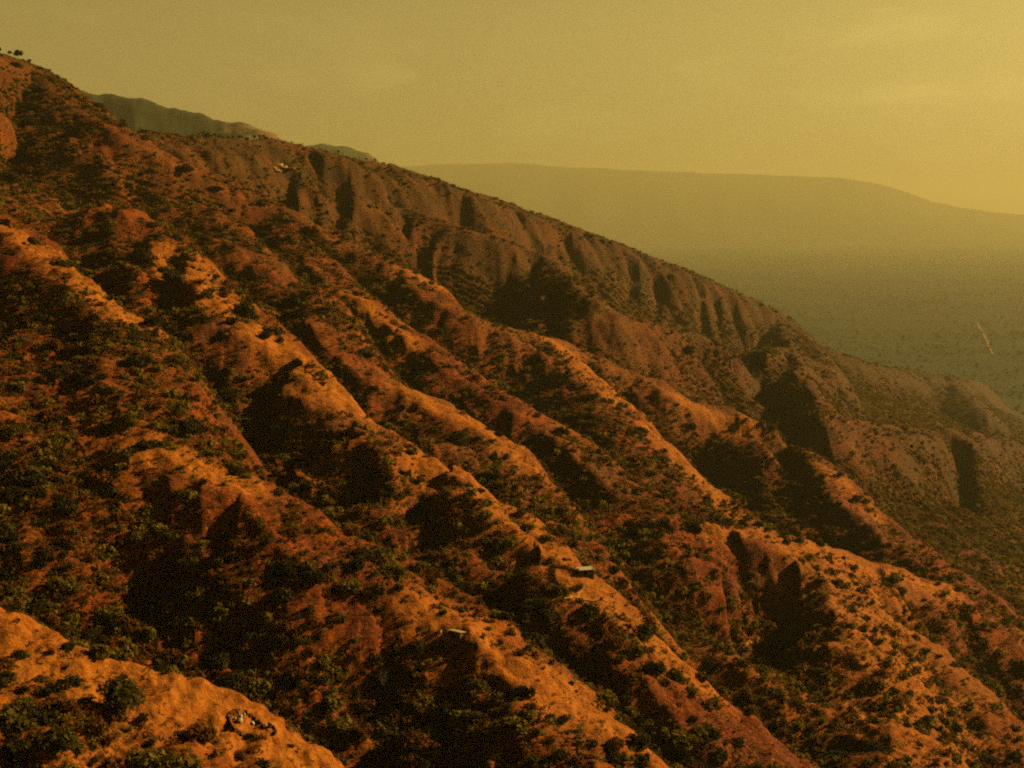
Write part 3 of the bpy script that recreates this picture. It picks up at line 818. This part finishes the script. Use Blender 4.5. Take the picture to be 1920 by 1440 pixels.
def box(x0, x1, y0, y1, z0, z1):
    Vb = np.array([(x, y, z) for z in (z0, z1) for y in (y0, y1) for x in (x0, x1)], float)
    Fb = np.array([(0, 2, 3, 1), (4, 5, 7, 6), (0, 1, 5, 4), (2, 6, 7, 3), (0, 4, 6, 2), (1, 3, 7, 5)])
    return Vb, Fb

def hut(p, q, label, depth, h_front, h_back, roof_mat, over=.18, door_at=.3, extra=None):
    """a low shed with a single-pitch roof, its front wall running from p to q"""
    d = q - p; L = math.hypot(d.x, d.y); rz = math.atan2(d.y, d.x)
    z = max(p.z, q.z)
    o = empty('hut', (p.x, p.y, z), rz)
    tag(o, label, 'hut')
    t = .14
    parts = [box(0, L, 0, t, -1.6, h_front), box(0, t, t + .003, depth, -1.6, h_back - .02), box(L - t, L, t + .003, depth, -1.6, h_back - .02), box(t + .003, L - t - .003, depth - t, depth, -1.6, h_back - .02)]
    link('wall', mesh_np('wall', *join(parts), M_MUD, False), o)
    # corrugated sheet, tilted
    n = 36
    xs = np.linspace(-over, L + over, n)
    rows_ = []
    for (yy, zz) in ((-over, h_front + .03), (depth + over, h_back + .03)):
        rows_.append(np.stack([xs, np.full(n, yy), zz + .018 * np.cos(np.arange(n) * math.pi)], -1))
    top = np.concatenate(rows_); bot = top - np.array([0, 0, .06])
    fa = grid_faces(2, n)
    rim = np.array([(0, n - 1, 3 * n - 1, 2 * n), (n, 3 * n, 4 * n - 1, 2 * n - 1), (0, 2 * n, 3 * n, n), (n - 1, 2 * n - 1, 4 * n - 1, 3 * n - 1)])
    link('roof', mesh_np('roof', np.concatenate([top, bot]), np.concatenate([fa, fa[:, ::-1] + 2 * n, rim]), roof_mat, False), o)
    x0 = L * door_at
    dr = link('door', mesh_np('door', *box(x0, x0 + .75, -.03, -.004, -.6, h_front - .12), M_DOOR, False), o)
    link('handle', mesh_np('handle', *box(x0 + .62, x0 + .68, -.07, -.031, .3, .42), M_STONE, False), dr)
    return o

p1, p2 = spot(1087, 1078), spot(1113, 1087)
p2 = p1 + (p2 - p1).normalized() * 3.9
hut(p1, Vector((p2.x, p2.y, p1.z)), 'low hut with a pale white roof on the crest of the middle spur', 2.2, 1.15, 1.32, M_TIN)
p1, p2 = spot(842, 1190), spot(864, 1198)
p2 = p1 + (p2 - p1).normalized() * 2.9
hut(p1, Vector((p2.x, p2.y, p1.z)), 'small hut with a dark open front and straw roof among scrub', 1.9, 1.0, .55, M_THATCH, .25, .25)

def stones_along(name, px, r, mat, label, cat, closed=False, gap=.8):
    pts = [spot(u, v) for u, v in px]
    parts = []
    o0 = pts[0].copy()
    for a, b in zip(pts[:-1], pts[1:]):
        L = (b - a).length; n = max(2, int(L / (r * gap)))
        for k in range(n):
            for lay in range(2):
                t = (k + RNG.uniform(-.2, .2)) / n
                x = a.x + (b.x - a.x) * t + RNG.uniform(-.12, .12); y = a.y + (b.y - a.y) * t + RNG.uniform(-.12, .12)
                v, f = blob(RNG, r * RNG.uniform(.6, 1.1) * (1 if lay == 0 else .75), 1, RNG.uniform(.7, 1.1), .75, 7, 4)
                parts.append((v + np.array([x - o0.x, y - o0.y, ground(x, y) - o0.z + r * .3 + lay * r * .85]), f))
    o = link(name, mesh_np(name, *join(parts), mat, True)); o.location = o0
    tag(o, label, cat)
    return o
stones_along('stone_wall', [(446,1336),(434,1340),(428,1350),(433,1362),(440,1372),(452,1378)], .42, M_DSTONE, 'curved dark red dry stone wall at the left end of the rubble yard', 'wall')
stones_along('stone_wall', [(462,1338),(474,1346),(486,1356),(494,1363)], .36, M_DSTONE, 'straight dark stone wall behind the pale boulders of the rubble yard', 'wall')
stones_along('stone_wall', [(506,1362),(512,1366),(518,1374),(514,1382)], .34, M_DSTONE, 'short stone wall closing the right end of the rubble yard', 'wall')
stones_along('stone_wall', [(1070,1066),(1078,1070),(1086,1075)], .26, M_STONE, 'low line of pale stones beside the white-roofed hut', 'wall')
def boulder(u, v, r, label, mat=None, sx=1.0, cat='boulder', group=None, flat=.75):
    p = spot(u, v)
    o = link('boulder', mesh_np('boulder', *blob(RNG, r, sx, RNG.uniform(.7, 1), flat, 12, 8, .16 if flat > .5 else .34), mat or M_STONE, True))
    o.location = (p.x, p.y, p.z + .3 * r); o.rotation_euler = (0, 0, random.uniform(0, 3))
    tag(o, label, cat, group)
    return o
boulder(449, 1353, .52, 'largest cream boulder inside the stone-ringed yard on the nearest spur')
boulder(451, 1344, .38, 'pale boulder just behind the largest one inside the stone-ringed yard')
boulder(441, 1348, .24, 'small pale stone against the curved wall of the rubble yard')
boulder(473, 1358, .36, 'single cream boulder in the middle of the rubble yard')
boulder(497, 1360, .24, 'small pale stone near the right end of the rubble yard')
boulder(458, 1340, .24, 'small pinkish stone at the back of the rubble yard')
boulder(517, 1373, .26, 'pale stone at the outer right tip of the rubble yard')
boulder(824, 1186, .6, 'bright yellowish boulder left of the small dark-fronted hut', M_ROCK, 1.15)
boulder(1582, 1048, 1.0, 'pale boulder between two dark bushes on the broad right spur', M_ROCK)
boulder(1540, 1022, .9, 'long pale boulder on the broad right spur crest', M_ROCK, 1.9)
boulder(1690, 1086, .7, 'pale boulder beside the curved thorn hedge', M_ROCK, 1.6)
OUT = [(513,318,2.8),(524,313,2.4),(534,316,2.6),(545,319,2.0),(521,321,1.9)]
for k, (u, v, r) in enumerate(OUT):
    boulder(u, v, r, ('broad leftmost slab', 'uppermost slab', 'central slab', 'rightmost pointed slab', 'lowest slab')[k] + ' of the pale rock outcrop above the first dark cliff', M_ROCK, 1.8, 'rock', flat=.42)

def brush_line(name, px, h, label, cat, thick=.35, per=30):
    """a fence of leaning dead sticks and thorn brush"""
    pts = [spot(u, v) for u, v in px]; o0 = pts[0].copy(); parts = []
    for a, b in zip(pts[:-1], pts[1:]):
        L = math.hypot(b.x - a.x, b.y - a.y)
        for k in range(int(L * per) + 2):
            t = RNG.random()
            x = a.x + (b.x - a.x) * t + RNG.normal() * thick; y = a.y + (b.y - a.y) * t + RNG.normal() * thick
            z = ground(x, y); hh = h * RNG.uniform(.5, 1.15)
            lx, ly = RNG.normal() * .3 * h, RNG.normal() * .3 * h
            v, f = tube([(0, 0, -.15), (lx * .5, ly * .5, hh * .5), (lx, ly, hh)], [.05, .045, .02], 3)
            parts.append((v + np.array([x - o0.x, y - o0.y, z - o0.z]), f))
    o = link(name, mesh_np(name, *join(parts), M_BRUSH, False)); o.location = o0
    tag(o, label, cat)
    return o
brush_line('brush_fence', [(1036,1064),(1035,1076),(1040,1092),(1052,1103),(1066,1110),(1080,1107),(1090,1100)], 1.1, 'ring of dark dead brush fencing an empty yard left of the white-roofed hut', 'fence')
brush_line('brush_fence', [(1040,1064),(1058,1065),(1070,1069),(1084,1077)], .8, 'straight run of dark brush closing the yard on its uphill side', 'fence')
brush_line('thorn_hedge', [(1652,1066),(1658,1084),(1668,1104),(1682,1122),(1702,1136),(1725,1144),(1748,1143)], 1.6, 'curved dark thorn hedge round a bare yard on the broad right spur', 'hedge', .5, 14)
brush_line('brush_pile', [(458,1374),(466,1384),(480,1388),(500,1387)], .8, 'heap of dark brush below the pale boulders of the rubble yard', 'brush', .4, 22)

def path(px, w, label):
    pts = [spot(u, v) for u, v in px]
    Pp = []
    for a, b in zip(pts[:-1], pts[1:]):
        n = max(2, int((b - a).length / 1.0))
        Pp += [(a.x + (b.x - a.x) * k / n, a.y + (b.y - a.y) * k / n) for k in range(n)]
    Pp.append((pts[-1].x, pts[-1].y)); Pp = np.array(Pp)
    Pp[1:-1] += .25 * RNG.normal(size=(len(Pp) - 2, 2))
    t = np.gradient(Pp, axis=0); t /= np.linalg.norm(t, axis=1)[:, None] + 1e-9
    nrm = np.stack([-t[:, 1], t[:, 0]], 1)
    Vp = []
    for c, n_ in zip(Pp, nrm):
        for s in (-1, -.33, .33, 1):
            x, y = c + n_ * s * w / 2
            Vp.append((x, y, max(ground(x, y), ground(*c) - .1) + .10))
    o = link('footpath', mesh_np('footpath', np.array(Vp), grid_faces(len(Pp), 4), M_PATH))
    tag(o, label, None, None, 'structure')
path([(1033,1128),(1060,1123),(1082,1121),(1110,1124),(1140,1128)], .9, 'pale trodden path below the brush-fenced yard')
path([(1082,1121),(1091,1110),(1098,1097)], .6, 'short path climbing to the white-roofed hut')
path([(760,1240),(790,1240),(830,1234),(850,1224)], .7, 'pale path crossing the slope towards the small hut')
path([(862,1246),(880,1268),(896,1292),(912,1303),(950,1306)], .8, 'path winding down through scrub')
path([(1375,1213),(1400,1210),(1420,1203),(1433,1190)], .8, 'thin path on the shaded flank')
M_TRACK = make_plain('dusty_road', (0.24, 0.14, 0.045), (0.36, 0.21, 0.06), 0.02)
# the pale track across the valley floor
def track(px, w):
    L_ = []
    for u, v in px:
        d = ray(u, v); t = (6 - CZ) / d[2]; L_.append((d[0] * t, d[1] * t))
    Pp = np.array(L_); Pp = np.stack([np.interp(np.linspace(0, len(Pp) - 1, 60), np.arange(len(Pp)), Pp[:, k]) for k in (0, 1)], 1)
    t = np.gradient(Pp, axis=0); t /= np.linalg.norm(t, axis=1)[:, None]; nrm = np.stack([-t[:, 1], t[:, 0]], 1)
    Vp = []
    for c, n_ in zip(Pp, nrm):
        k_ = RNG.uniform(.45, 1.2)
        for s in (-1, 1): Vp.append((*(c + n_ * s * w * k_ / 2), 0))
    Vp = np.array(Vp)
    r_ = np.hypot(Vp[:, 0], Vp[:, 1])
    Vp[:, 2] = 10 * fbm(Vp[:, 0] / 900, Vp[:, 1] / 900, 4, 101) + 4 * fbm(Vp[:, 0] / 200, Vp[:, 1] / 200, 2, 111) * np.exp(-r_ / 9000) + 2.0
    o = link('dirt_road', mesh_np('dirt_road', Vp, grid_faces(60, 2), M_TRACK))
    tag(o, 'pale dirt road running across the valley floor', None, None, 'structure')
track([(1833,604),(1836,612),(1843,622),(1846,630),(1852,640),(1854,648),(1861,658)], 10)


def woodland():
    n = 16000
    r = np.exp(RNG.uniform(math.log(2300), math.log(9500), n)); a = np.radians(RNG.uniform(2, 27, n))
    x, y = r * np.sin(a), r * np.cos(a)
    keep = fbm(x / 420, y / 420, 4, 401) + .35 * RNG.normal(size=n) > .05
    x, y, r = x[keep], y[keep], r[keep]
    z = 10 * fbm(x / 900, y / 900, 4, 101) + 4 * fbm(x / 200, y / 200, 2, 111) * np.exp(-r / 9000)
    protos = [leaf_cloud(RNG, 3, 5, .30, .6) for _ in range(12)]
    Vs, mats = [], []
    for q in range(len(x)):
        c = protos[q % 12]; s_ = RNG.uniform(4, 11)
        Vs.append(c * np.array([s_, s_, s_ * .8]) + np.array([x[q], y[q], z[q] - 1])); mats.append(np.full(len(c) // 4, RNG.choice(3, p=[.5, .12, .38]), np.int32))
    Vs = np.concatenate(Vs)
    me = mesh_np('woodland', Vs, quads(len(Vs) // 4), M_DARK, False)
    me.materials.append(M_OLIVE); me.materials.append(M_GREEN)
    me.polygons.foreach_set('material_index', np.concatenate(mats))
    tag(link('woodland', me), 'dark green woodland dotted over the valley floor', None, None, 'stuff')
woodland()
